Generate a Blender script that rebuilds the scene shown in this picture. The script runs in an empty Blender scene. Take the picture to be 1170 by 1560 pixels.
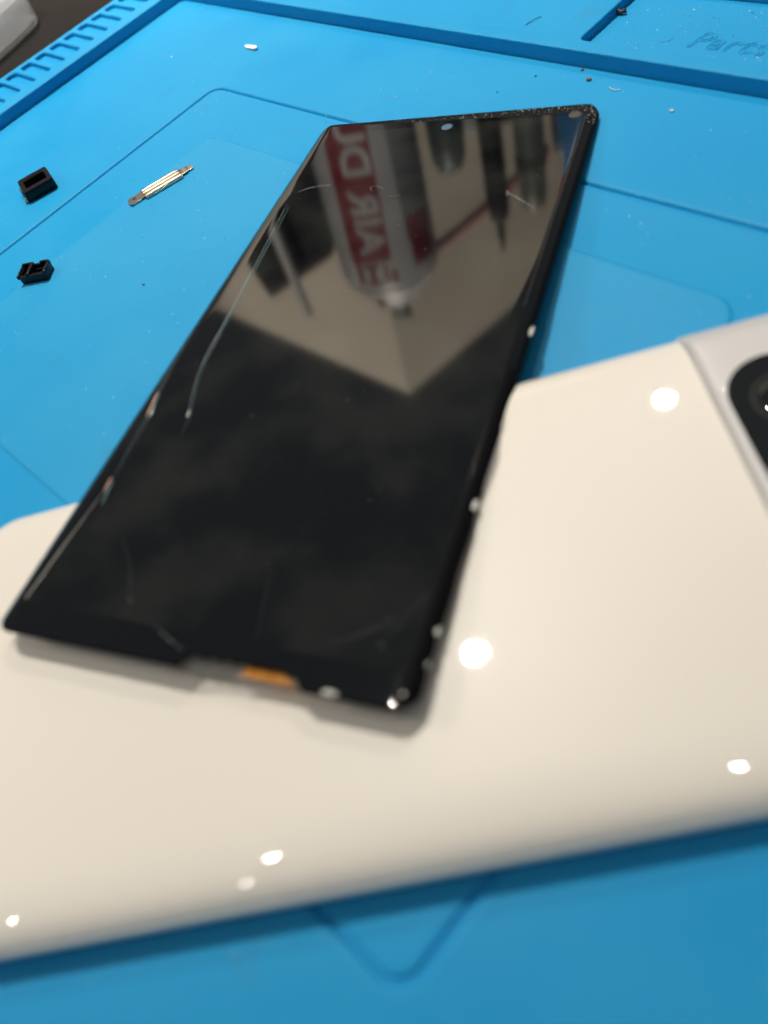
import bpy, bmesh, math, random
from mathutils import Matrix, Vector
random.seed(7)
S = 0.001                      # everything below is written in millimetres
scn = bpy.context.scene
COL = scn.collection

# ------------------------------------------------------------------ camera
CAM = Vector((301.74, -171.91, 112.28))
ROT = ((0.71489, 0.65142, -0.25409), (0.44105, -0.70209, -0.55907), (-0.54258, 0.28762, -0.78924))  # right, down, forward
cd = bpy.data.cameras.new('camera'); cam = bpy.data.objects.new('camera', cd); COL.objects.link(cam)
r_, d_, f_ = (Vector(v).normalized() for v in ROT)
m = Matrix((r_, -d_, -f_)).transposed().to_4x4(); m.translation = CAM * S
cam.matrix_world = m
cd.sensor_fit = 'HORIZONTAL'; cd.sensor_width = 36; cd.lens = 1234.04 / 1170 * 36
cd.clip_start = 0.005; cd.clip_end = 50
cd.dof.use_dof = True; cd.dof.focus_distance = 0.226; cd.dof.aperture_fstop = 12.4; cd.dof.aperture_blades = 0
scn.camera = cam

# ------------------------------------------------------------------ world, lamps, exposure
w = bpy.data.worlds.new('World'); scn.world = w; w.use_nodes = True
bgn = w.node_tree.nodes['Background']
bgn.inputs['Color'].default_value = (0.93, 0.98, 1.0, 1); bgn.inputs['Strength'].default_value = 0.125
def lamp(name, loc, spread, power, radius, col=(1, 0.93, 0.83)):   # recessed downlights shine straight down in a limited beam
    l = bpy.data.lights.new(name, 'AREA'); l.shape = 'DISK'; l.size = 2 * radius * S; l.energy = power; l.color = col
    o = bpy.data.objects.new(name, l); COL.objects.link(o); o.location = Vector(loc) * S
    l.spread = math.radians(spread)
    return o
lamp('downlight', (-355, 236, 1500), 66, 7.0, 23)
lamp('downlight', (-430, 1077, 1500), 130, 6, 20)
lamp('downlight', (531, 26, 1500), 130, 0.5, 15)
lamp('downlight', (-50, -635, 1500), 130, 0.5, 15)
lamp('added_soft_light', (-1380, -1150, 1500), 170, 14.0, 240)  # added large source to soften shadows, set where its reflection stays unseen
lamp('downlight', (466, -1281, 1500), 140, 0.55, 16)
lamp('downlight', (-177, -1351, 1500), 140, 0.55, 16)
sp = bpy.data.lights.new('added_cabinet_spot', 'SPOT'); sp.energy = 230; sp.spot_size = math.radians(34); sp.spot_blend = 0.5  # added lamp that only brightens the cabinet mirrored in the panel
sp.color = (1, 0.92, 0.8); sp.shadow_soft_size = 0.03
so = bpy.data.objects.new('added_cabinet_spot', sp); COL.objects.link(so); so.location = (0.35, -0.55, 1.5)
so.rotation_euler = (Vector((0.35, -0.55, 1.5)) - Vector((-0.26, 0.27, 0.26))).to_track_quat('Z', 'Y').to_euler()
scn.view_settings.view_transform = 'Standard'; scn.view_settings.look = 'None'
scn.view_settings.exposure = 0.1; scn.view_settings.gamma = 1.0
scn.cycles.use_denoising = True
scn.cycles.max_bounces = 10; scn.cycles.transmission_bounces = 8

# ------------------------------------------------------------------ materials
def mat(name, col, rough=0.5, metal=0.0, spec=0.5, ior=1.5, coat=0.0, trans=0.0, alpha=1.0, noise=None, bump=None, rnoise=None):
    """noise=(scale, amount) colour mottling; bump=(scale, distance m); rnoise=(scale, amount) roughness mottling"""
    M = bpy.data.materials.new(name); M.use_nodes = True
    nt = M.node_tree; b = nt.nodes['Principled BSDF']; L = nt.links
    b.inputs['Base Color'].default_value = (*col, 1); b.inputs['Roughness'].default_value = rough
    b.inputs['Metallic'].default_value = metal; b.inputs['Specular IOR Level'].default_value = spec
    b.inputs['IOR'].default_value = ior; b.inputs['Coat Weight'].default_value = coat; b.inputs['Coat Roughness'].default_value = 0.02
    b.inputs['Transmission Weight'].default_value = trans; b.inputs['Alpha'].default_value = alpha
    tc = nt.nodes.new('ShaderNodeTexCoord')
    def nz(scale, detail=4):
        n = nt.nodes.new('ShaderNodeTexNoise'); n.inputs['Scale'].default_value = scale; n.inputs['Detail'].default_value = detail
        L.new(tc.outputs['Object'], n.inputs['Vector']); return n
    if noise:
        n = nz(noise[0]); mr = nt.nodes.new('ShaderNodeMapRange')
        mr.inputs['To Min'].default_value = 1 - noise[1]; mr.inputs['To Max'].default_value = 1 + noise[1]
        mr.inputs['From Min'].default_value = 0.3; mr.inputs['From Max'].default_value = 0.7
        L.new(n.outputs['Fac'], mr.inputs['Value'])
        vm = nt.nodes.new('ShaderNodeVectorMath'); vm.operation = 'SCALE'; vm.inputs[0].default_value = col
        L.new(mr.outputs['Result'], vm.inputs['Scale']); L.new(vm.outputs['Vector'], b.inputs['Base Color'])
    if rnoise:
        n = nz(rnoise[0]); mr = nt.nodes.new('ShaderNodeMapRange')
        mr.inputs['From Min'].default_value = 0.3; mr.inputs['From Max'].default_value = 0.7
        mr.inputs['To Min'].default_value = max(0, rough - rnoise[1]); mr.inputs['To Max'].default_value = rough + rnoise[1]
        L.new(n.outputs['Fac'], mr.inputs['Value']); L.new(mr.outputs['Result'], b.inputs['Roughness'])
    if bump:
        n = nz(bump[0], 6); bp_ = nt.nodes.new('ShaderNodeBump'); bp_.inputs['Distance'].default_value = bump[1]
        L.new(n.outputs['Fac'], bp_.inputs['Height']); L.new(bp_.outputs['Normal'], b.inputs['Normal'])
    return M

def mat_silicone():
    M = mat('blue_silicone', (0.006, 0.300, 0.62), rough=0.5, spec=0.2, bump=(2600, 0.00007), rnoise=(45, 0.07))
    nt = M.node_tree; L = nt.links; b = nt.nodes['Principled BSDF']
    tc = nt.nodes.new('ShaderNodeTexCoord')
    def noise(scale, detail, lo, hi):
        n = nt.nodes.new('ShaderNodeTexNoise'); n.inputs['Scale'].default_value = scale; n.inputs['Detail'].default_value = detail
        L.new(tc.outputs['Object'], n.inputs['Vector'])
        r = nt.nodes.new('ShaderNodeMapRange'); r.inputs['From Min'].default_value = lo; r.inputs['From Max'].default_value = hi
        L.new(n.outputs['Fac'], r.inputs['Value']); return r.outputs['Result']
    def mix(fac, a, bcol, k):
        mm = nt.nodes.new('ShaderNodeMath'); mm.operation = 'MULTIPLY'; mm.inputs[1].default_value = k; L.new(fac, mm.inputs[0])
        x = nt.nodes.new('ShaderNodeMix'); x.data_type = 'RGBA'; L.new(mm.outputs[0], x.inputs['Factor'])
        if isinstance(a, tuple): x.inputs['A'].default_value = a
        else: L.new(a, x.inputs['A'])
        x.inputs['B'].default_value = bcol; return x.outputs['Result']
    c = mix(noise(22, 5, 0.35, 0.75), (0.006, 0.297, 0.62, 1), (0.024, 0.345, 0.635, 1), 0.55)      # rubbed, slightly chalky patches
    c = mix(noise(75, 3, 0.66, 0.80), c, (0.045, 0.24, 0.42, 1), 0.5)                              # greasy grey smudges
    c = mix(noise(700, 2, 0.72, 0.80), c, (0.30, 0.55, 0.75, 1), 0.5)                              # dust flecks
    L.new(c, b.inputs['Base Color'])
    return M

def mat_panel():
    """black glass with a fractionally greyer active area inside a jet-black border, and a cloudy grey mottle over the active area"""
    M = mat('panel_glass', (0.003, 0.003, 0.004), rough=0.05, spec=0.5, ior=1.62)
    nt = M.node_tree; L = nt.links; b = nt.nodes['Principled BSDF']
    tc = nt.nodes.new('ShaderNodeTexCoord'); sx = nt.nodes.new('ShaderNodeSeparateXYZ'); L.new(tc.outputs['Object'], sx.inputs[0])
    def mth(op, a, bb):
        n = nt.nodes.new('ShaderNodeMath'); n.operation = op
        for i, v in enumerate((a, bb)):
            if v is None: continue
            if isinstance(v, float): n.inputs[i].default_value = v
            else: L.new(v, n.inputs[i])
        return n.outputs[0]
    ax = mth('ABSOLUTE', mth('SUBTRACT', sx.outputs[0], 0.0368), None); ay = mth('ABSOLUTE', mth('ADD', sx.outputs[1], 0.0784), None)
    ins = mth('MULTIPLY', mth('LESS_THAN', ax, 0.0343), mth('LESS_THAN', ay, 0.0735))
    n = nt.nodes.new('ShaderNodeTexNoise'); n.inputs['Scale'].default_value = 60; n.inputs['Detail'].default_value = 3; L.new(tc.outputs['Object'], n.inputs['Vector'])
    mr = nt.nodes.new('ShaderNodeMapRange'); mr.inputs['From Min'].default_value = 0.42; mr.inputs['From Max'].default_value = 0.66
    mr.inputs['To Min'].default_value = 0.0; mr.inputs['To Max'].default_value = 1.0; L.new(n.outputs['Fac'], mr.inputs['Value'])
    x = nt.nodes.new('ShaderNodeMix'); x.data_type = 'RGBA'; L.new(mth('MULTIPLY', ins, mr.outputs['Result']), x.inputs['Factor'])
    x.inputs['A'].default_value = (0.0022, 0.0028, 0.004, 1); x.inputs['B'].default_value = (0.0125, 0.0140, 0.0128, 1)
    L.new(x.outputs['Result'], b.inputs['Base Color'])
    # the top border is crushed and matt, more so towards the right corner
    edge = mth('GREATER_THAN', mth('ADD', sx.outputs[1], mth('MULTIPLY', sx.outputs[0], 0.048)), -0.0011)
    L.new(mth('ADD', mth('MULTIPLY', edge, 0.5), 0.05), b.inputs['Roughness'])
    L.new(mth('SUBTRACT', 0.5, mth('MULTIPLY', edge, 0.42)), b.inputs['Specular IOR Level'])
    return M

M_SIL = mat_silicone()
M_PANEL = mat_panel()
M_BLACKEDGE = mat('panel_edge_black', (0.004, 0.004, 0.005), rough=0.5, spec=0.06)
M_CREAM = mat('cream_glass', (0.85, 0.80, 0.72), rough=0.4, spec=0.3, coat=1.0, noise=(9, 0.012))
M_FRAME = mat('polished_frame', (0.86, 0.82, 0.76), rough=0.3, metal=0.12)
M_VISOR = mat('polished_visor', (0.575, 0.56, 0.555), rough=0.5, metal=0.1)
M_LENSGLASS = mat('black_window_glass', (0.010, 0.012, 0.014), rough=0.04, ior=1.5)
M_LENS = mat('lens_glass', (0.004, 0.006, 0.006), rough=0.02, ior=1.8)
M_LENSRING = mat('lens_ring', (0.009, 0.010, 0.011), rough=0.5, spec=0.2)
M_SHARD = mat('broken_glass', (0.80, 0.79, 0.74), rough=0.12, spec=0.8, ior=1.6)
M_CRACK = mat('crack_white', (0.42, 0.52, 0.58), rough=0.12, spec=0.9)
M_STREAKTEAL = mat('streak_teal', (0.07, 0.15, 0.18), rough=0.15, spec=0.9)
M_SPLINT = mat('dull_splinter', (0.50, 0.49, 0.46), rough=0.5, spec=0.2, alpha=0.8)
M_BEZELGLINT = mat('bezel_line_and_glint', (0.075, 0.07, 0.06), rough=0.3)  # serves the inner border line and the painted edge highlight
M_FAINT = mat('crack_faint', (0.11, 0.125, 0.13), rough=0.15, spec=0.6)
M_SALMON = mat('streak_salmon', (0.50, 0.26, 0.19), rough=0.2, spec=0.9)
M_FLEX = mat('orange_polyimide', (0.50, 0.19, 0.012), rough=0.3, spec=0.5)
M_FILM = mat('torn_clear_film', (0.20, 0.19, 0.18), rough=0.25, alpha=0.3)
M_GREYADH = mat('adhesive_smear', (0.12, 0.105, 0.08), rough=0.5, alpha=0.6)
M_HOLE = mat('hole_glass', (0.10, 0.17, 0.26), rough=0.2)
M_PLASTIC = mat('black_plastic', (0.005, 0.005, 0.007), rough=0.35, spec=0.28, bump=(900, 0.00004))
M_STEEL = mat('stamped_steel', (0.46, 0.41, 0.35), rough=0.28, metal=1.0)
M_GILT = mat('pale_gold_plate', (0.95, 0.86, 0.66), rough=0.3, metal=0.75)
M_TABLE = mat('dark_table', (0.007, 0.0056, 0.0052), rough=0.65, spec=0.15, noise=(30, 0.25), bump=(400, 0.0001))
M_FROST = mat('frosted_plastic', (0.46, 0.47, 0.48), rough=0.22, spec=0.6, alpha=0.72)
M_FROST.node_tree.nodes.clear()
_n = M_FROST.node_tree.nodes; _l = M_FROST.node_tree.links
_o = _n.new('ShaderNodeOutputMaterial'); _d = _n.new('ShaderNodeBsdfDiffuse'); _t = _n.new('ShaderNodeBsdfTranslucent'); _p = _n.new('ShaderNodeBsdfTransparent'); _g = _n.new('ShaderNodeBsdfGlossy')
_d.inputs['Color'].default_value = (0.86, 0.87, 0.88, 1); _t.inputs['Color'].default_value = (0.86, 0.87, 0.88, 1); _g.inputs['Roughness'].default_value = 0.2
_prev = _d.outputs[0]
for _sh, _f in ((_t, .5), (_p, .55), (_g, .08)):
    _m = _n.new('ShaderNodeMixShader'); _m.inputs[0].default_value = _f; _l.new(_prev, _m.inputs[1]); _l.new(_sh.outputs[0], _m.inputs[2]); _prev = _m.outputs[0]
_l.new(_prev, _o.inputs['Surface'])
M_WHITE = mat('white_scrap', (0.85, 0.84, 0.80), rough=0.4)
M_BROWN = mat('brown_crumb', (0.20, 0.10, 0.06), rough=0.8)
M_GREYBIT = mat('grey_bit', (0.03, 0.035, 0.04), rough=0.6)
M_DUST = mat('pale_dust', (0.70, 0.74, 0.76), rough=0.7)
M_DDUST = mat('dark_dust', (0.02, 0.03, 0.045), rough=0.8)
M_CARTON = mat('beige_board', (0.72, 0.64, 0.53), rough=0.8, noise=(6, 0.08))
M_CANWHITE = mat('can_white', (0.50, 0.49, 0.49), rough=0.3)
M_CANGREY = mat('can_grey_print', (0.20, 0.205, 0.21), rough=0.3)
M_RED = mat('can_red_print', (0.24, 0.010, 0.020), rough=0.4)
M_INK = mat('can_white_letter', (0.56, 0.55, 0.55), rough=0.3)
M_ALU = mat('bare_aluminium', (0.26, 0.25, 0.24), rough=0.55, metal=0.1)
M_ROD = mat('bright_rod', (0.85, 0.82, 0.78), rough=0.3, metal=0.3)
M_REDTUBE = mat('red_tube', (0.42, 0.15, 0.14), rough=0.5)
M_TOOLBLK = mat('tool_black', (0.006, 0.0065, 0.008), rough=0.6, spec=0.15)
M_TOOLGRN = mat('tool_green_grey', (0.09, 0.11, 0.085), rough=0.45)
M_BLUEBOT = mat('blue_plastic', (0.015, 0.12, 0.30), rough=0.35)
M_TOOLTEAL = mat('tool_dark_teal', (0.035, 0.05, 0.05), rough=0.4)

# ------------------------------------------------------------------ helpers
def tag(o, label=None, cat=None, group=None, kind=None):
    if label: o['label'] = label
    if cat: o['category'] = cat
    if group: o['group'] = group
    if kind: o['kind'] = kind
    return o
def empty(name, loc=(0, 0, 0), rot=None):
    o = bpy.data.objects.new(name, None); COL.objects.link(o); o.empty_display_size = 0.005
    if rot is not None:
        mm = rot.to_4x4(); mm.translation = Vector(loc) * S; o.matrix_world = mm
    else: o.location = Vector(loc) * S
    return o
def link(name, me, material, parent=None, angle=35, loc=None):
    if material and not me.materials: me.materials.append(material)
    me.polygons.foreach_set('use_smooth', [True] * len(me.polygons))
    if angle is not None: me.set_sharp_from_angle(angle=math.radians(angle))
    o = bpy.data.objects.new(name, me); COL.objects.link(o)
    if parent: o.parent = parent
    if loc: o.location = Vector(loc) * S
    return o
def from_bm(name, bm, material, parent=None, angle=35, loc=None, recalc=True):
    if recalc: bmesh.ops.recalc_face_normals(bm, faces=bm.faces)
    bmesh.ops.scale(bm, vec=(S, S, S), verts=bm.verts)
    me = bpy.data.meshes.new(name); bm.to_mesh(me); bm.free()
    return link(name, me, material, parent, angle, loc)
def add_box(bm, x0, y0, z0, x1, y1, z1, bev=0.0, mtx=None, seg=2):
    t = bmesh.new()
    bmesh.ops.create_cube(t, size=1)
    for v in t.verts: v.co = Vector((x0 + (v.co.x + .5) * (x1 - x0), y0 + (v.co.y + .5) * (y1 - y0), z0 + (v.co.z + .5) * (z1 - z0)))
    if bev: bmesh.ops.bevel(t, geom=list(t.edges), offset=bev, segments=seg, affect='EDGES', profile=0.5)
    if mtx: bmesh.ops.transform(t, matrix=mtx, verts=t.verts)
    me = bpy.data.meshes.new('t'); t.to_mesh(me); t.free(); bm.from_mesh(me); bpy.data.meshes.remove(me)
def add_lathe(bm, prof, n=32, cx=0, cy=0):
    rings = []
    for (r, z) in prof:
        rings.append([bm.verts.new((cx + r * math.cos(2 * math.pi * i / n), cy + r * math.sin(2 * math.pi * i / n), z)) for i in range(n)])
    loft(bm, rings)
def loft(bm, rings, cap0=True, cap1=True):
    n = len(rings[0])
    for a, b in zip(rings, rings[1:]):
        for i in range(n):
            j = (i + 1) % n
            bm.faces.new((a[i], a[j], b[j], b[i]))
    if cap0: bm.faces.new(rings[0][::-1])
    if cap1: bm.faces.new(rings[-1])
def add_tube(bm, pts, rad, n=6, flat=1.0):
    """a tapered tube along pts; rad a number or a list; flat squashes it in z"""
    pts = [Vector(p) for p in pts]; rings = []
    for i, p in enumerate(pts):
        d = (pts[min(i + 1, len(pts) - 1)] - pts[max(i - 1, 0)]).normalized()
        s = d.cross(Vector((0, 0, 1))); s = s.normalized() if s.length > 1e-6 else Vector((1, 0, 0))
        t = s.cross(d)
        r = rad[i] if isinstance(rad, (list, tuple)) else rad
        rings.append([bm.verts.new(p + s * r * math.cos(2 * math.pi * k / n) + t * r * flat * math.sin(2 * math.pi * k / n)) for k in range(n)])
    loft(bm, rings)
def rrect(x0, y0, x1, y1, r, nc=8, ns=1):
    """counter-clockwise rounded rectangle; r one radius or four (SW, SE, NE, NW)"""
    rr = r if isinstance(r, (list, tuple)) else (r,) * 4
    cs = [(x0 + rr[0], y0 + rr[0], 180, rr[0]), (x1 - rr[1], y0 + rr[1], 270, rr[1]), (x1 - rr[2], y1 - rr[2], 0, rr[2]), (x0 + rr[3], y1 - rr[3], 90, rr[3])]
    arcs = []
    for cx, cy, a0, q in cs:
        arcs.append([(cx + q * math.cos(math.radians(a0 + 90 * i / nc)), cy + q * math.sin(math.radians(a0 + 90 * i / nc))) for i in range(nc + 1)])
    out = []
    for k in range(4):
        out += arcs[k]
        a, b = arcs[k][-1], arcs[(k + 1) % 4][0]
        out += [(a[0] + (b[0] - a[0]) * i / ns, a[1] + (b[1] - a[1]) * i / ns) for i in range(1, ns)]
    return out
def ring(bm, pts, z): return [bm.verts.new((x, y, z)) for x, y in pts]
def flat_sheet(name, outer, holes, z0, z1, bev, material, parent):
    """a slab with holes through it, its top and bottom edges rounded"""
    cu = bpy.data.curves.new(name, 'CURVE'); cu.dimensions = '2D'; cu.fill_mode = 'BOTH'
    for lp in [outer] + holes:
        s = cu.splines.new('POLY'); s.points.add(len(lp) - 1); s.use_cyclic_u = True
        for p, (x, y) in zip(s.points, lp): p.co = (x, y, 0, 1)
    cu.extrude = (z1 - z0) / 2 - bev; cu.bevel_depth = bev; cu.bevel_resolution = 3
    return curve_mesh(name, cu, material, parent, Vector((0, 0, (z0 + z1) / 2)))
def curve_mesh(name, cu, material, parent, off=Vector((0, 0, 0)), fn=None, cuts=()):
    t = bpy.data.objects.new(name, cu); COL.objects.link(t)
    dg = bpy.context.evaluated_depsgraph_get()
    me = bpy.data.meshes.new_from_object(t.evaluated_get(dg))
    bpy.data.objects.remove(t); bpy.data.curves.remove(cu)
    if cuts:      # slice flat lettering finely before it is bent round a curve
        b_ = bmesh.new(); b_.from_mesh(me)
        for yy in cuts: bmesh.ops.bisect_plane(b_, geom=b_.verts[:] + b_.edges[:] + b_.faces[:], plane_co=(0, yy, 0), plane_no=(0, 1, 0))
        b_.to_mesh(me); b_.free()
    for v in me.vertices:
        c = v.co + off
        if fn: c = fn(c)
        v.co = c * S
    me.materials.clear()
    return link(name, me, material, parent, 40)
def text_curve(body, size, bevel=0, extrude=0, shear=0, fill='BOTH', spacing=1.0):
    cu = bpy.data.curves.new('t', 'FONT'); cu.body = body; cu.size = size; cu.shear = shear
    cu.extrude = extrude; cu.bevel_depth = bevel; cu.fill_mode = fill; cu.space_character = spacing; cu.resolution_u = 4
    return cu

# ------------------------------------------------------------------ table
bm = bmesh.new(); add_box(bm, -900, -700, -34, 900, 1100, -4, 2)
tag(from_bm('table_top', bm, M_TABLE), 'dark brown table top under the blue mat', kind='structure')

# ------------------------------------------------------------------ the repair mat
mat_root = empty('repair_mat', (160, -90, -4))
tag(mat_root, 'blue silicone repair mat with slotted rim and moulded trays', 'mat')
def mp(o): # keep world coordinates although the Empty is not at the origin
    o.location = -mat_root.location; return o
BV = 0.45
slots = []
y = -29.2 + 6.76 * 12
while y > -232:
    slots.append((y - 4.6, y)); y -= 6.76
holes = [rrect(-BV, -232 - BV, 343 + BV, BV, 3, 6)]
holes += [rrect(-23.2 - BV, a - BV, -6.3 + BV, b + BV, 2.1, 5) for a, b in slots if b < 50]
holes += [rrect(-3, 4.6 - BV, 163.6 + BV, 34, 2.2, 5), rrect(172 - BV, 4.6 - BV, 335, 34, 2.2, 5)]
mp(flat_sheet('rim', rrect(-25.4 + BV, -256, 366, 58, 6, 6), holes, -4, 4.0, BV, M_SIL, mat_root))
bm = bmesh.new()
G = (68.02, -183.7, 275.5, -40.06); P = (89.24, -165.2, 251.9, -60.16)
def grow(b, d): return (b[0] - d, b[1] - d, b[2] + d, b[3] + d)
rs = [ring(bm, rrect(-2, -234, 345, 2, 3), -0.02), ring(bm, rrect(3, -229, 340, -3, 5), 0)]
for d, z in ((2.2, 0), (.95, .06), (.62, -.08), (.36, -.75), (-.36, -.75), (-.58, -.08), (-.85, 0.0), (-2, 0)): rs.append(ring(bm, rrect(*grow(G, d), 4 + d), z))
for d, z in ((.8, 0), (.3, .08), (0, .42), (-.4, .5), (-1.5, .5)): rs.append(ring(bm, rrect(*grow(P, d), 6.5 + d), z))
loft(bm, rs, cap0=False)
ws = mp(from_bm('work_surface', bm, M_SIL, mat_root, 50))
M_SIL2 = M_SIL.copy(); M_SIL2.name = 'blue_silicone_rubbed'
for nd in M_SIL2.node_tree.nodes:
    if nd.type == 'MIX' and abs(nd.inputs['A'].default_value[2] - 0.62) < 1e-4:
        nd.inputs['A'].default_value = (0.015, 0.308, 0.615, 1); nd.inputs['B'].default_value = (0.036, 0.352, 0.63, 1)
ws.data.materials.append(M_SIL2)
for p in ws.data.polygons:
    if p.center.z > .00042: p.material_index = 1
for nm, b, z in (('tray_floor', (-6, 2, 168, 38), 1.5), ('tray_floor', (168, 2, 340, 38), 1.5), ('slot_floor', (-24, -240, -4.5, 52), 2.6)):
    bm = bmesh.new(); add_box(bm, b[0], b[1], -3.5, b[2], b[3], z); mp(from_bm(nm, bm, M_SIL, mat_root))
cu = text_curve('Parts', 9.6, bevel=0.16, shear=0.25, fill='NONE', spacing=1.12)
def put(c): return Vector((197.2 + c.x * 0.86, 12.1 + c.y, 1.5 + c.z))
lt = mp(curve_mesh('lettering', cu, M_SIL, mat_root, fn=put)); lt['label'] = 'raised outline lettering in the tray'
# disc mark left of the lettering
bm = bmesh.new(); add_lathe(bm, [(1.9, 1.4), (1.9, 1.58), (1.6, 1.62)], 24, 190.5, 14.2); mp(from_bm('mould_mark', bm, M_SIL, mat_root))

# ------------------------------------------------------------------ the phone lying on its screen
PH = Matrix(((0.65378, 0.75668, 0), (0.75668, -0.65378, 0), (0, 0, -1))).transposed()  # columns u, w, -z
PH = Matrix(((0.65378, 0.75668, 0), (0.75668, -0.65378, 0), (0, 0, 1)))
# (u, w) -> world is mirrored, so parts use y = -w
PHROT = Matrix(((0.65378, -0.75668, 0), (0.75668, 0.65378, 0), (0, 0, 1)))
phone = empty('smartphone', (165.265, -177.867, 0.0), PHROT); phone.scale = (1, 1, .955)
tag(phone, 'cream glossy smartphone lying face down under the broken screen', 'smartphone')
W0, W1, U1 = -2.2, 75.7, 162.9
def pr(iu, iw, rad, u0=-3.6, u1=U1, iur=None, rr=None):
    iur = iu if iur is None else iur
    rr = rad if rr is None else rr
    return rrect(u0 + iu, -(W1 - iw), u1 - iur, -(W0 + iw), (rad, rr, rr, rad), 10, 6)
bm = bmesh.new()
rs = [ring(bm, pr(iu, iw, max(9.4 - iu, 2)), z) for iu, iw, z in
      ((5, 7, .36), (1.8, 2.6, .5), (.6, .9, 1.5), (.1, .15, 3), (0, 0, 4.4), (.08, .1, 5.3), (.3, .34, 5.75), (.55, .6, 5.80), (.7, .8, 5.6), (5, 5, 5.5))]
loft(bm, rs); from_bm('frame', bm, M_FRAME, phone, 60)
GL = ((.45, .50, 5.75), (.5, .58, 6.05), (.62, .9, 6.5), (.85, 1.5, 7.05), (1.15, 2.2, 7.6), (1.6, 3.4, 8.13), (2.1, 4.9, 8.5), (2.7, 6.8, 8.74), (3.4, 9.0, 8.86), (4.4, 11.6, 8.9))
bm = bmesh.new()
rs = [ring(bm, pr(iu, iw, max(9 - iu, 2), -3.6, 130.9, 0, .05), z) for iu, iw, z in GL]
loft(bm, rs); from_bm('back_glass', bm, M_CREAM, phone, 60)
bm = bmesh.new()
rs = [ring(bm, rrect(155, -(W1 - iw), U1 - iu, -(W0 + iw), (.05, 10.6 - iu, 10.6 - iu, .05), 10, 6), z) for iu, iw, z in GL]
loft(bm, rs); from_bm('back_glass', bm, M_CREAM, phone, 60)
bm = bmesh.new()
rs = []
for du, dw, z in ((.1, .6, 5.8), (.1, .9, 7.0), (.12, 1.7, 8.0), (.2, 2.7, 8.8), (.45, 3.8, 9.5), (.9, 4.7, 10.0), (1.5, 5.5, 10.26), (2.2, 6.4, 10.36), (3, 7.5, 10.4)):
    rs.append(ring(bm, rrect(129.7 + du, -(W1 - dw), 157 - du, -(W0 + dw), .6, 4, 4), z))
loft(bm, rs); bar = from_bm('camera_bar', bm, M_VISOR, phone, 60)
bar['label'] = 'paler raised metal camera bar'
bm = bmesh.new()
rs = [ring(bm, rrect(131.7 + d, -(60 - d), 148.2 - d, -(9.9 + d), 8.1 - d, 12, 2), z) for d, z in ((0, 10.2), (0, 10.44), (.05, 10.47), (.3, 10.48), (1.2, 10.48))]
loft(bm, rs); win = from_bm('camera_window', bm, M_LENSGLASS, phone, 15); win['label'] = 'black pill-shaped camera window'
for wc in (19.2, 33.0, 47.0):
    bm = bmesh.new(); add_lathe(bm, [(5.2, 10.4), (5.2, 10.5), (4.9, 10.53), (4.5, 10.52), (4.4, 10.49)], 40, 139.8, -wc)
    lr = from_bm('lens_ring', bm, M_LENSRING, win, 40)
    bm = bmesh.new(); add_lathe(bm, [(3.9, 10.485), (3.6, 10.6), (2.8, 10.78), (1.8, 10.93), (.8, 11.0), (.2, 11.01)], 40, 139.8, -wc)
    from_bm('lens', bm, M_LENS, win, 60)
bm = bmesh.new(); add_lathe(bm, [(2.1, 10.3), (2.1, 10.43), (1.9, 10.45)], 24, 140.4, -66.5)
from_bm('flash', bm, M_WHITE, phone, 40)

# ------------------------------------------------------------------ the broken display panel
W, L = 73.59, 157.51
uax = Vector((0.90506, 0.42531, 0)).normalized()
vax = Vector((0.42423, -0.90274, 0.07132)).normalized()
nax = uax.cross(-vax).normalized()
DR = Matrix((uax, -vax, nax)).transposed()
panel = empty('display_panel', (125.419, -46.941, 0.75), DR)
tag(panel, 'cracked black display panel leaning on the phone, its lower end torn', 'display')
def drop(u):
    d = max(0, min(u, W - u))
    for a, b, za, zb in ((0, .6, -1.45, -.95), (.6, 1.4, -.95, -.42), (1.4, 2.4, -.42, -.06), (2.4, 3.0, -.06, 0), (3.0, 4, 0, 0)):
        if d < b: return .8 * (za + (zb - za) * (d - a) / (b - a))
    return 0.0
rng = random.Random(3)
CH = [(100.5, 5.2, .75), (113.5, 9.5, .55), (122.5, 1.6, 1.0), (133, 4, .35), (144.5, 1.6, .8), (149.5, 2.2, .7), (80.5, 2.2, .6), (66, 2, .25)]
def chip(v): return .5 * sum(dep * max(0, 1 - ((v - c) / hw) ** 2) for c, hw, dep in CH)
NOTCH = (36.8, 57.2)
def outline(ins):
    out = []
    for (x, y) in rrect(ins, -(L - ins), W - ins, -ins, max(3.8 - ins, .4), 8, 70):
        v = -y
        if ins < 4:
            if x > W / 2 and 5 < v < L - 3: x = min(x, W - ins - chip(v) * max(0, 1 - ins / 4))
            if v > L / 2 and NOTCH[0] < x < NOTCH[1]:
                e = min((x - NOTCH[0]) / .7, (NOTCH[1] - x) / 3.2, 1)
                dep = 2.3 * e + .18 * math.sin(x * 2.3) * e
                v = min(v, L - ins - dep * max(0, 1 - ins / 4))
        out.append((x, -v))
    return out
bm = bmesh.new(); rs = []
TOPZ = 1.7
for ins, dz in ((.18, -.62), (0, -.50), (0, -.24), (.12, -.08), (.35, -.02), (.8, 0), (1.3, 0), (1.9, 0), (2.5, 0), (3.2, 0), (4.4, 0), (6, 0)):
    rs.append([bm.verts.new((x, y, TOPZ + drop(max(x, ins) if x < W / 2 else min(x, W - ins)) + dz)) for x, y in outline(ins)])
loft(bm, rs, cap0=False)
bm.faces.new([bm.verts.new((x, y, TOPZ + drop(x) - .7)) for x, y in outline(6)][::-1])
gl = from_bm('cover_glass', bm, M_PANEL, panel, 55)
gl.data.materials.append(M_BLACKEDGE)
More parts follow.
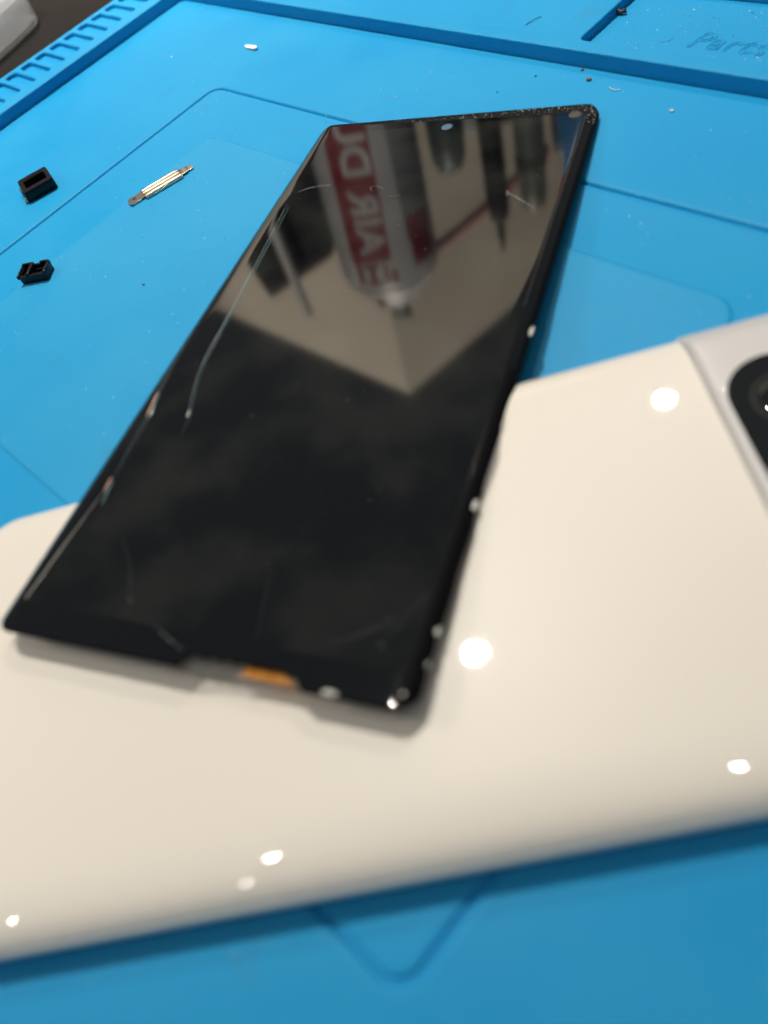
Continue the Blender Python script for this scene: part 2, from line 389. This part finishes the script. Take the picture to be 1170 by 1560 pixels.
for p in gl.data.polygons:
    c = p.center / S
    if min(c.x, W - c.x) < 1.0 or -c.y < 1.5 or L + c.y < .35 or (c.x > W - 2.7 and -c.y > 92) or p.normal.z < .4: p.material_index = 1
def zt(u): return TOPZ + drop(u) + .012
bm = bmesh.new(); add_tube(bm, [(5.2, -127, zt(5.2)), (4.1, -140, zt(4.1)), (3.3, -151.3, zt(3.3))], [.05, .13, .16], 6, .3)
from_bm('bezel_line_and_glint', bm, M_BEZELGLINT, panel)  # left strip paints the highlight mirrored along the curved edge
bm = bmesh.new(); add_tube(bm, [(W - 2.6, -6, zt(2.6)), (W - 2.6, -40, zt(2.6)), (W - 2.6, -75, zt(2.6))], [.05, .07, .04], 6, .3)
from_bm('bezel_line_and_glint', bm, M_BEZELGLINT, panel)
# camera hole
bm = bmesh.new(); add_lathe(bm, [(1.75, TOPZ - .05), (1.75, TOPZ + .02), (1.45, TOPZ + .025)], 32, 37, -6.1)
ho = from_bm('camera_hole', bm, M_BLACKEDGE, panel)
bm = bmesh.new(); add_lathe(bm, [(1.4, TOPZ + .01), (1.38, TOPZ + .035), (.8, TOPZ + .04)], 32, 37, -6.1)
from_bm('hole_glass', bm, M_HOLE, ho)
def crack_streak(pts, rad, material, name='crack_streak'):
    bm = bmesh.new(); q = []
    # smooth the polyline
    for i in range(len(pts) - 1):
        for k in range(5):
            t = k / 5; p0 = pts[max(i - 1, 0)]; p1 = pts[i]; p2 = pts[i + 1]; p3 = pts[min(i + 2, len(pts) - 1)]
            q.append(tuple(.5 * ((2 * p1[j]) + (-p0[j] + p2[j]) * t + (2 * p0[j] - 5 * p1[j] + 4 * p2[j] - p3[j]) * t * t + (-p0[j] + 3 * p1[j] - 3 * p2[j] + p3[j]) * t ** 3) for j in (0, 1)))
    q.append(pts[-1]); n = len(q)
    rr = [rad * (0.25 + .75 * math.sin(math.pi * min(1, max(0.04, i / (n - 1)))) ** .6) * rng.uniform(.75, 1.2) for i in range(n)]
    add_tube(bm, [(u, -v, zt(u)) for u, v in q], rr, 6, .3)
    return from_bm(name, bm, material, panel, 80)
A = [(4.9, 37.3), (6.5, 57.5), (8.1, 79.3), (9.2, 94.6), (13.0, 108.1)]
crack_streak(A, .04, M_CRACK); crack_streak([(u + .72, v + .8) for u, v in A] + [(13.9, 113)], .045, M_STREAKTEAL); crack_streak([(u + .2, v) for u, v in A[1:4]], .05, M_STREAKTEAL)
crack_streak([(6.1, 39), (7.3, 57.5), (8.5, 75)], .05, M_STREAKTEAL)
B = [(.95, 84), (1.7, 93), (2.6, 101), (3.9, 109), (4.5, 117), (5.2, 128)]
crack_streak(B, .055, M_STREAKTEAL); crack_streak([(u + .7, v) for u, v in B], .04, M_FAINT)
crack_streak([(2.9, 102.5), (3.3, 105.5), (3.9, 109.2)], .18, M_SALMON); crack_streak([(3.5, 102.8), (4.0, 106), (4.7, 110)], .18, M_STREAKTEAL)  # short, wider salmon and teal streaks near the left edge
crack_streak([(4.9, 124.6), (5.0, 126.2), (5.25, 128)], .2, M_SALMON); crack_streak([(5.6, 125.4), (5.9, 127.5), (6.5, 131)], .2, M_STREAKTEAL)
crack_streak([(12.7, 106.8), (12.9, 107.6), (13.0, 108.6)], .16, M_SHARD)
T = [(5.6, 32.3), (9.4, 30.3), (14, 29.8), (23.7, 30.9), (30, 29.9), (36.5, 29.2), (46.6, 30.9), (54.3, 33.9), (59.4, 36.9)]
crack_streak(T[:3], .022, M_SHARD); crack_streak(T[5:], .010, M_FAINT)
crack_streak([(59.4, 36.9), (62.5, 39.4), (66.4, 43)], .032, M_SHARD)
crack_streak([(58.9, 35.9), (59.4, 36.9), (59.1, 37.8)], .05, M_SHARD)
crack_streak([(26, 33.6), (25.0, 31.5), (27, 31.6), (29, 33)], .022, M_SHARD); crack_streak([(31, 36), (34, 35.6)], .022, M_SHARD)
crack_streak([(47.5, 151), (45.8, 144), (45, 139)], .02, M_FAINT); crack_streak([(66, 149.6), (68.6, 143), (71, 139)], .02, M_FAINT)
crack_streak([(14.5, 137), (20, 143), (24.5, 152)], .018, M_FAINT)
crack_streak([(30, 152), (33, 153.5), (36.8, 155)], .035, M_FAINT); crack_streak([(58, 150), (62, 148), (67, 144.5)], .025, M_FAINT)
# chips along the broken edges
def shard(u, v, z, s, name='glass_chip', material=None, parent=panel):
    bm = bmesh.new()
    pts = [bm.verts.new((u + s[0] * rng.uniform(.7, 1) * math.cos(a), -v + s[1] * rng.uniform(.7, 1) * math.sin(a), z + rng.uniform(-.1, .1) * s[2])) for a in (0, 1.1, 2.2, 3.3, 4.3, 5.4)]
    top = bm.verts.new((u + rng.uniform(-.2, .2) * s[0], -v, z + s[2])); bot = bm.verts.new((u, -v, z - s[2] * .6))
    for i in range(6):
        bm.faces.new((pts[i], pts[(i + 1) % 6], top)); bm.faces.new((pts[(i + 1) % 6], pts[i], bot))
    return from_bm(name, bm, material or M_SHARD, parent, 10)
for u, v, su, sv in ((73.5, 80.7, .5, 1.7), (73.1, 122.0, .62, 1.25), (73.35, 144.6, .45, .75), (61.5, 157.0, 1.5, .5),
                     (71.6, 155.0, .4, .4), (71.2, 157.1, .2, .12), (.15, 156.0, .3, .8), (73.4, 149.8, .25, .5), (73.5, 104.5, .25, 1.3)):
    shard(u, v, .1 + TOPZ + drop(min(u, W)), (su, sv, .28))
bm = bmesh.new(); add_tube(bm, [(73.5, -105.5, .1), (73.75, -109, .0), (73.7, -114, .1), (73.3, -120.5, .15)], [.05, .22, .26, .08], 6, .5); from_bm('glass_splinter', bm, M_SPLINT, panel, 30)
bm = bmesh.new(); add_tube(bm, [(74.1, -108, -.1), (74.2, -112, -.1), (73.9, -117, -.1)], [.04, .12, .05], 6, .5); from_bm('glass_splinter', bm, M_FILM, panel, 30)
# powdered glass along the top edge and its right corner: far too many grains to count
bm = bmesh.new()
for i in range(330):
    if i < 260: u = 4 + 67 * rng.random() ** .5; v = rng.uniform(.15, .9 + 3.0 * u / 70)
    else: u, v = W - rng.uniform(.3, 2.2), rng.uniform(1, 9)
    s = rng.uniform(.05, .24); c = Vector((u, -v, zt(u)))
    p = [bm.verts.new(c + Vector((rng.uniform(-1, 1), rng.uniform(-1, 1), rng.uniform(-.2, .6))) * s) for _ in range(4)]
    for q in ((0, 1, 2), (0, 2, 3), (0, 3, 1), (1, 3, 2)): bm.faces.new([p[k] for k in q])
gp = from_bm('glass_powder', bm, M_SHARD, panel, 5); gp['kind'] = 'stuff'
# dust lying on the glass
bm = bmesh.new()
for i in range(300):
    u, v = rng.uniform(4, W - 4), rng.uniform(6, L - 6)
    s = rng.uniform(.03, .11); c = Vector((u, -v, zt(u)))
    p = [bm.verts.new(c + Vector((rng.uniform(-1, 1), rng.uniform(-1, 1), rng.uniform(-.2, .6))) * s) for _ in range(4)]
    for q in ((0, 1, 2), (0, 2, 3), (0, 3, 1), (1, 3, 2)): bm.faces.new([p[k] for k in q])
gp = from_bm('dust_on_glass', bm, M_DUST, panel, 5); gp['kind'] = 'stuff'
# glue residue in the right corner, flex cable and torn film at the lower end
bm = bmesh.new(); add_lathe(bm, [(1.5, TOPZ - .02), (1.45, TOPZ + .02), (.6, TOPZ + .03)], 14, 68.3, -4.9); from_bm('glue_spot', bm, M_GREYADH, panel)
bm = bmesh.new(); add_box(bm, 47.2, -156.6, .3, 57.4, -150.5, .5, .05); add_box(bm, 47.0, -156.8, .3, 47.6, -155.8, .7, .08)
fx = from_bm('flex_cable', bm, M_FLEX, panel)
bm = bmesh.new()
top = [(36.4, 154.6), (39, 154.7), (42, 155.0), (45.5, 155.1), (47.4, 155.4)]; bot = [(36.6, 157.4), (38.5, 157.9), (41.5, 157.1), (45, 156.9), (47.3, 157.0)]
a = [bm.verts.new((u, -v, .25 + .1 * math.sin(u * 3))) for u, v in top]; b = [bm.verts.new((u, -v, .12 + .12 * math.cos(u * 2.1))) for u, v in bot]
for i in range(4): bm.faces.new((a[i], b[i], b[i + 1], a[i + 1]))
bmesh.ops.solidify(bm, geom=list(bm.faces), thickness=.06)
from_bm('torn_film', bm, M_FILM, panel)

# ------------------------------------------------------------------ small parts on the mat
# hollow black clip

ax = Vector((2.9, 9.3, 0)).normalized(); bx = Vector((ax.y, -ax.x, 0))     # long axis, and towards the viewer's right
clip = empty('hollow_clip', (51.8, -100.6, 0.0), Matrix((ax, -bx, Vector((0, 0, 1)))).transposed())
tag(clip, 'hollow black plastic clip with a bright metal foot, nearest the rim', 'clip')
bm = bmesh.new()
o = rrect(-4.85, -4.75, 4.85, 4.75, .8, 3); 
rs = [ring(bm, [(x * k, y * k) for x, y in o], z) for k, z in ((.97, .02), (1, .25), (1, 3.0), (.97, 3.3))]
ih = rrect(-3.6, -2.7, 3.7, 3.4, .5, 3); i2 = rrect(-3.3, -2.3, 3.4, 3.0, .4, 3)
rs += [ring(bm, ih, 3.32), ring(bm, i2, 2.9), ring(bm, i2, .6)]
loft(bm, rs); from_bm('shell', bm, M_PLASTIC, clip, 35)
bm = bmesh.new(); add_box(bm, -3.2, -1.9, .61, 3.2, -1.0, 1.9, .25); from_bm('inner_ledge', bm, M_PLASTIC, clip)
bm = bmesh.new()
add_box(bm, -5.9, -4.3, .03, -4.86, -1.6, .5, .15); add_box(bm, -5.4, -4.2, .3, -4.86, -2.2, 1.6, .15); add_box(bm, -5.5, 0.5, .6, -4.86, 2.4, 2.1, .15)
from_bm('metal_foot', bm, M_STEEL, clip)
# notched black connector
ax = Vector((6.3, 5.0, 0)).normalized(); bx = Vector((-ax.y, ax.x, 0))
con = empty('notched_connector', (91.4, -125.6, 0.5), Matrix((ax, bx, Vector((0, 0, 1)))).transposed())
tag(con, 'small notched black connector standing near the plateau edge', 'connector')
bm = bmesh.new()
o = rrect(-4.0, -2.6, 4.0, 2.5, .5, 2); i1 = rrect(-3.4, -1.9, 3.4, 1.9, .3, 2)
rs = [ring(bm, [(x * .97, y * .97) for x, y in o], .0), ring(bm, o, .2), ring(bm, o, 2.3), ring(bm, i1, 2.32), ring(bm, i1, .8)]
loft(bm, rs); from_bm('base', bm, M_PLASTIC, con)
bm = bmesh.new()
add_box(bm, -4.25, -2.75, 1.75, -3.7, 2.55, 2.75, .12); add_box(bm, -4.2, 1.95, 1.8, -.9, 2.6, 2.95, .12); add_box(bm, -1.6, -2.5, 1.6, -.7, 2.6, 2.9, .12)
from_bm('latch', bm, M_PLASTIC, con)
bm = bmesh.new()
add_box(bm, 1.2, 1.9, 1.7, 3.6, 2.62, 2.9, .12); add_box(bm, 3.3, -2.2, 1.7, 4.05, 2.5, 2.75, .12); add_box(bm, -.2, -.9, .81, 3.2, -.5, 1.7, .1); add_box(bm, -.2, .4, .81, 3.2, .8, 1.9, .1)
from_bm('latch', bm, M_PLASTIC, con)
# ribbed steel bracket
ax = Vector((3.3, 12.0, 0)).normalized(); bx = Vector((-ax.y, ax.x, 0))
br = empty('ribbed_bracket', (94.6, -83.2, 0.0), Matrix((ax, bx, Vector((0, 0, 1)))).transposed())
tag(br, 'tiny ribbed metal bracket with gold bars and a holed end tab', 'bracket')
bm = bmesh.new(); add_box(bm, -5.9, -2.5, .9, 6.1, 2.5, 1.3, .12); add_box(bm, -5.7, -2.62, .38, 6.0, -2.45, 1.2, .05); from_bm('plate', bm, M_STEEL, br)
for yy in (1.15, -.35, -2.1):
    bm = bmesh.new()
    n = 10
    rings = []
    for i in range(n + 1):
        x = -5.7 + 11.4 * i / n; e = .75 if i in (0, n) else 1
        rings.append([bm.verts.new((x, yy + .36 * e * math.cos(t), 1.28 + .42 * e * math.sin(t))) for t in [math.pi * k / 6 for k in range(7)]])
    for a, b in zip(rings, rings[1:]):
        for k in range(6): bm.faces.new((a[k], a[k + 1], b[k + 1], b[k]))
    bm.faces.new(rings[0]); bm.faces.new(rings[-1]); from_bm('rib', bm, M_GILT, br, 50)
bm = bmesh.new()
n = 20; hole = [(-8.6 + .62 * math.cos(2 * math.pi * i / n), .2 + .62 * math.sin(2 * math.pi * i / n)) for i in range(n)]
cu_out = [(-10.6, -.9), (-10.2, -1.7), (-5.8, -1.5), (-5.8, 1.7), (-9.4, 1.7), (-10.6, .9)]
tb = flat_sheet('holed_tab', cu_out, [hole], .95, 1.2, .04, M_STEEL, br)
bm = bmesh.new(); add_box(bm, -10.0, -1.75, .38, -7.0, -1.6, 1.1, .04); from_bm('tab_flange', bm, M_STEEL, tb)
bm = bmesh.new(); add_box(bm, 6.0, -1.6, .95, 8.1, 1.6, 1.2, .08); add_box(bm, 8.0, -1.1, .8, 10.0, 1.4, 1.05, .08); from_bm('end_tab', bm, M_STEEL, br)
# scraps and crumbs
def scrap(name, x, y, z, s, material, label, cat, group=None, seed=0, n=7):
    rr = random.Random(seed); bm = bmesh.new()
    bmesh.ops.create_icosphere(bm, subdivisions=1, radius=1)
    for v in bm.verts: v.co = Vector((v.co.x * s[0], v.co.y * s[1], max(v.co.z, -.6) * s[2] + .6 * s[2])) * rr.uniform(.75, 1.15)
    o = from_bm(name, bm, material, None, 20, (x, y, z)); tag(o, label, cat, group); return o
bm = bmesh.new()
pts = [(-3.3, .3), (-2.6, 1.0), (2.2, 1.0), (3.6, .1), (3.2, -.7), (-1.6, -.7)]
a = [bm.verts.new((x, y, .05 + .25 * (x > 1))) for x, y in pts]; b = [bm.verts.new((x, y, .45 + .3 * (x > 1))) for x, y in pts]
loft(bm, [a, b]); o = from_bm('plastic_scrap', bm, M_WHITE, None, 30, (62.0, -19.0, 0)); tag(o, 'shiny white sliver lying alone near the back left rim', 'scrap')
scrap('crumb', 181.1, -4.8, 0, (.8, .7, .5), M_BROWN, 'brown crumb on the mat just below the back ridge', 'crumb', seed=1)
scrap('crumb', 176.8, -1.4, 0, (.5, .45, .4), M_BROWN, 'smaller reddish brown crumb tight against the back ridge', 'crumb', seed=2)
scrap('crumb', 207.4, -10.7, 0, (.55, .5, .45), M_WHITE, 'white crumb on the mat right of the panel corner', 'crumb', seed=3)
bm = bmesh.new(); add_tube(bm, [(-1.6, -.5, .5), (-.6, .1, .9), (.6, 0, .6), (1.4, .6, .9), (1.9, .4, .6)], [.5, .75, .5, .6, .3], 7)
o = from_bm('black_fragment', bm, M_GREYBIT, None, 40, (172.6, 21.6, 1.5)); tag(o, 'black twisted fragment at the left wall of the lettered tray', 'fragment')
bm = bmesh.new(); add_tube(bm, [(-1.6, .3, .2), (-.8, -.4, .35), (.3, -.5, .3), (1.5, .1, .2)], .09, 5)
o = from_bm('fibre', bm, M_WHITE, None, 60, (189.6, -6.6, 0)); tag(o, 'curled white fibre on the mat below the back ridge', 'fibre')
bm = bmesh.new(); add_tube(bm, [(-.6, -2.4, .2), (-.1, -.6, .35), (.2, .8, .3), (1.1, 2.3, .2)], .08, 5)
o = from_bm('hair', bm, M_DDUST, None, 60, (150.6, 13.6, 1.5)); tag(o, 'short dark hair lying in the back left tray', 'hair')
def dust(name, material, n, boxes, smin, smax, seed, label):
    rr = random.Random(seed); bm = bmesh.new()
    for i in range(n):
        x0, y0, x1, y1, z = rr.choice(boxes); s = rr.uniform(smin, smax) * (2 if rr.random() < .06 else 1)
        px, py = rr.uniform(x0, x1), rr.uniform(y0, y1)
        zz = .5 if (P[0] < px < P[2] and P[1] < py < P[3]) else z
        c = Vector((px, py, zz))
        k = rr.uniform(.6, 2.2); a = rr.uniform(0, 6.3)
        p = []
        for q in range(4):
            d = Vector((rr.uniform(-1, 1) * k, rr.uniform(-1, 1), 0)); d.rotate(Matrix.Rotation(a, 3, 'Z'))
            p.append(bm.verts.new(c + d * s + Vector((0, 0, (s * 1.1 if q == 3 else -.01)))))
        for q in ((0, 1, 2), (0, 3, 1), (1, 3, 2), (2, 3, 0)): bm.faces.new([p[j] for j in q])
    o = from_bm(name, bm, material, None, 5); tag(o, label, kind='stuff')
AREA = [(30, -160, 130, -5, 0), (130, -60, 245, -3, 0), (60, -120, 140, -30, 0), (200, -120, 260, -30, 0)]
TRAY = [(174, 6, 232, 30, 1.5)]
dust('dust_specks', M_DUST, 330, AREA + AREA + TRAY, .07, .20, 11, 'pale dust specks scattered over the blue mat')
dust('grit_specks', M_DDUST, 90, AREA + TRAY, .07, .19, 12, 'dark grit specks scattered over the blue mat')
dust('tray_dust', M_DUST, 260, TRAY, .06, .2, 13, 'pale dust specks on the floor of the lettered tray')

# ------------------------------------------------------------------ frosted plastic box behind the mat's left rim
bx_root = empty('plastic_box', (-74, -20, -4.0), Matrix.Rotation(math.radians(-71.6), 3, 'Z'))
tag(bx_root, 'frosted clear plastic box with rounded corners on the dark table', 'box')
bm = bmesh.new()
prof = ((2.2, 0), (.6, .7), (0, 2.2), (0, 11.5), (.5, 12.2), (1.2, 12.3))
inn = ((2.4, 12.1), (1.6, 11.0), (1.6, 2.4), (3, 1.4))
rs = [ring(bm, rrect(0 + d, -62 + d, 80 - d, 0 - d, 11 - d * .8, 8), z) for d, z in prof + inn]
loft(bm, rs); from_bm('tub', bm, M_FROST, bx_root, 45)
bm = bmesh.new()
rs = [ring(bm, rrect(-1 + d, -63 + d, 81 - d, 1 - d, 11.5 - d * .8, 8), z) for d, z in ((.3, 12.5), (0, 13.2), (0, 14.8), (.5, 15.6), (4.5, 15.9), (5.2, 15.2), (8, 15.1))]
loft(bm, rs); from_bm('lid', bm, M_FROST, bx_root, 45)

# ------------------------------------------------------------------ things behind the mat, seen mirrored in the black glass
ct = empty('shelf_cabinet', (-253, 261, -4)); tag(ct, 'plain beige board cabinet standing behind the mat, mirrored in the panel', 'cabinet')
bm = bmesh.new(); add_box(bm, -560, 0, 0, 0, 560, 482, 3); from_bm('carcass', bm, M_CARTON, ct)
can = empty('air_duster_can', (-117.7, 165.6, -4)); can.scale = (1, 1, .968); tag(can, 'white and red air duster can mirrored in the black glass', 'can')
R0 = 36.3
bm = bmesh.new(); add_lathe(bm, [(33, 0), (35.5, 1), (36.3, 3), (R0, 233), (35.6, 237), (33, 239)], 64); from_bm('body', bm, M_CANWHITE, can, 50)
bm = bmesh.new(); add_lathe(bm, [(33.4, 238.5), (34.6, 240.5), (33, 242.5), (30, 246), (25, 254), (19, 261), (15, 264), (13.5, 268), (10, 270), (6, 271)], 64); from_bm('dome', bm, M_ALU, can, 40)
bm = bmesh.new(); add_lathe(bm, [(5, 270), (5, 275), (7, 276), (7, 284), (5, 286)], 24); add_box(bm, 2, -2.5, 278, 11, 2.5, 283, 1); from_bm('nozzle', bm, M_ALU, can, 40)
TH0 = math.atan2(-0.629, 0.777) # can's side towards the panel
def wrap(s, z, r): # s millimetres round the can towards the viewer's right
    a = TH0 + s / R0; return Vector((r * math.cos(a), r * math.sin(a), z))
def label_patch(name, s0, s1, z0, z1, material, r=R0 + .15, slant=0.0):
    bm = bmesh.new(); n = 14
    lo = [bm.verts.new(wrap(s0 + (s1 - s0) * i / n, z0, r)) for i in range(n + 1)]; hi = [bm.verts.new(wrap(s0 + slant + (s1 - s0) * i / n, z1, r)) for i in range(n + 1)]
    for i in range(n): bm.faces.new((lo[i], lo[i + 1], hi[i + 1], hi[i]))
    return from_bm(name, bm, material, can, 60)
label_patch('red_band', -24, 6, 40, 214, M_RED, slant=-5)
for a0, a1, z0, z1 in ((-27, -22, 214, 233), (-20, -8, 230, 233), (-16, -12, 216, 230), (-6, -3, 216, 233), (-1, 3, 222, 233), (-20, -9, 216, 219)): label_patch('red_print', a0, a1, z0, z1, M_RED)
label_patch('grey_panel', 15, 42, 60, 205, M_CANGREY)
label_patch('red_print', 17, 38, 188, 226, M_RED, r=R0 + .2)
cu = text_curve('AIR DUSTER', 25, extrude=.1, spacing=1.05); cu.offset = .75
def can_text(c): # reading downwards, letter tops to the right
    return wrap(-18.5 + c.y * 1.02 + c.x * .03, 207 - c.x * 1.17, R0 + .35 + c.z)
curve_mesh('lettering', cu, M_INK, can, fn=can_text, cuts=[k * 1.5 for k in range(-2, 16)])
bm = bmesh.new(); add_tube(bm, [(-112, 142, 246), (-104, 172, 231), (-72, 222, 204), (-40, 262, 172)], 4.2, 8)
o = from_bm('red_straw', bm, M_REDTUBE, None, 60); tag(o, 'long red straw leaning beside the can, mirrored in the panel', 'straw')
def tool(name, x, y, prof, material, label, parts=(), cat='tool'):
    t = empty(name, (x, y, -4)); tag(t, label, cat)
    bm = bmesh.new(); add_lathe(bm, prof, 24); from_bm('handle', bm, material, t, 40)
    for nm, pf, mt in parts:
        bm = bmesh.new(); add_lathe(bm, pf, 16); from_bm(nm, bm, mt, t, 40)
    return t
tool('screwdriver', -64.6, 231, [(8, 0), (8.5, 40), (8, 170), (8, 208), (6.5, 216), (4, 219)], M_TOOLBLK, 'black pointed screwdriver standing tip up, mirrored in the panel', [('blade', [(3.2, 218), (2.4, 232), (1.1, 243)], M_TOOLBLK)], 'screwdriver')
tool('round_marker', -83.5, 208.5, [(12, 0), (12.2, 150), (11.5, 164), (8.5, 172), (3, 176)], M_TOOLTEAL, 'thick dark teal marker with rounded end, mirrored in the panel', cat='marker')
tool('green_tool', -47.5, 250, [(11, 0), (9, 60), (10.5, 140), (9.5, 200), (8, 212), (5, 215)], M_TOOLGRN, 'grey green tool handle standing beside the screwdriver, mirrored', [('collar', [(10.8, 176), (11.2, 180), (10.8, 184)], M_TOOLBLK)])
tool('slim_tool', -33, 268, [(7, 0), (8, 120), (7.5, 165), (6, 180), (2, 184)], M_TOOLTEAL, 'slimmer dark handle farthest right of the tools, mirrored in the panel')
MV = Vector((-0.7771, 0.6293, 0)); SV = Vector((0.6293, 0.7771, 0)); BV0 = Vector((190, -90, 0))
def at(q, z, dist=400): return BV0 + MV * dist + SV * q + Vector((0, 0, z))     # q millimetres right of the sight line past the can
arm = empty('angled_gadget', at(-60, -4, 400)); tag(arm, 'black angular arm standing left of the can, mirrored in the panel', 'gadget')
bm = bmesh.new()
pl = [(-97, 190), (-88, 228), (-34, 207), (-24, 180), (-29, 130), (-24, -4), (-56, -4), (-50, 120), (-54, 160), (-74, 163)]
a = [bm.verts.new(at(q, z, 396) - at(-60, -4, 400)) for q, z in pl]; b = [bm.verts.new(at(q, z, 420) - at(-60, -4, 400)) for q, z in pl]
loft(bm, [a, b]); bmesh.ops.recalc_face_normals(bm, faces=bm.faces)
bmesh.ops.bevel(bm, geom=list(bm.edges), offset=1.5, segments=2, affect='EDGES'); from_bm('housing', bm, M_TOOLBLK, arm)
rod = empty('metal_rod', at(-76, -4, 372)); tag(rod, 'bright thin rod in front of the black arm, mirrored in the panel', 'rod')
o0 = at(-76, -4, 372); bm = bmesh.new(); add_tube(bm, [at(-76, -4, 372) - o0, at(-67, 170, 376) - o0, at(-62, 236, 376) - o0], [3.6, 3.5, 3.4], 12); from_bm('shaft', bm, M_ROD, rod, 60)
rk = empty('tool_rack', at(108, -4, 415)); tag(rk, 'dark tool rack holding the upright tools, mirrored in the panel', 'rack')
o0 = at(108, -4, 415); an = math.atan2(SV.y, SV.x)
bm = bmesh.new(); add_box(bm, -30, 9, 0, 38, 30, 152, 2, Matrix.Rotation(an, 4, 'Z')); add_box(bm, -30, 30.5, 0, 10, 44, 172, 2, Matrix.Rotation(an, 4, 'Z')); from_bm('block', bm, M_TOOLTEAL, rk)
bo = empty('blue_bottle', at(158, -4, 395)); tag(bo, 'blue bottle with red cap at the right end of the tools, mirrored in the panel', 'bottle')
bm = bmesh.new(); add_lathe(bm, [(24, 0), (26, 3), (26, 150), (24, 175), (17, 192), (12, 200)], 32); from_bm('body', bm, M_BLUEBOT, bo, 40)
bm = bmesh.new(); add_lathe(bm, [(13, 199), (13.5, 202), (13.5, 218), (12, 222)], 32); from_bm('cap', bm, M_REDTUBE, bo, 40)
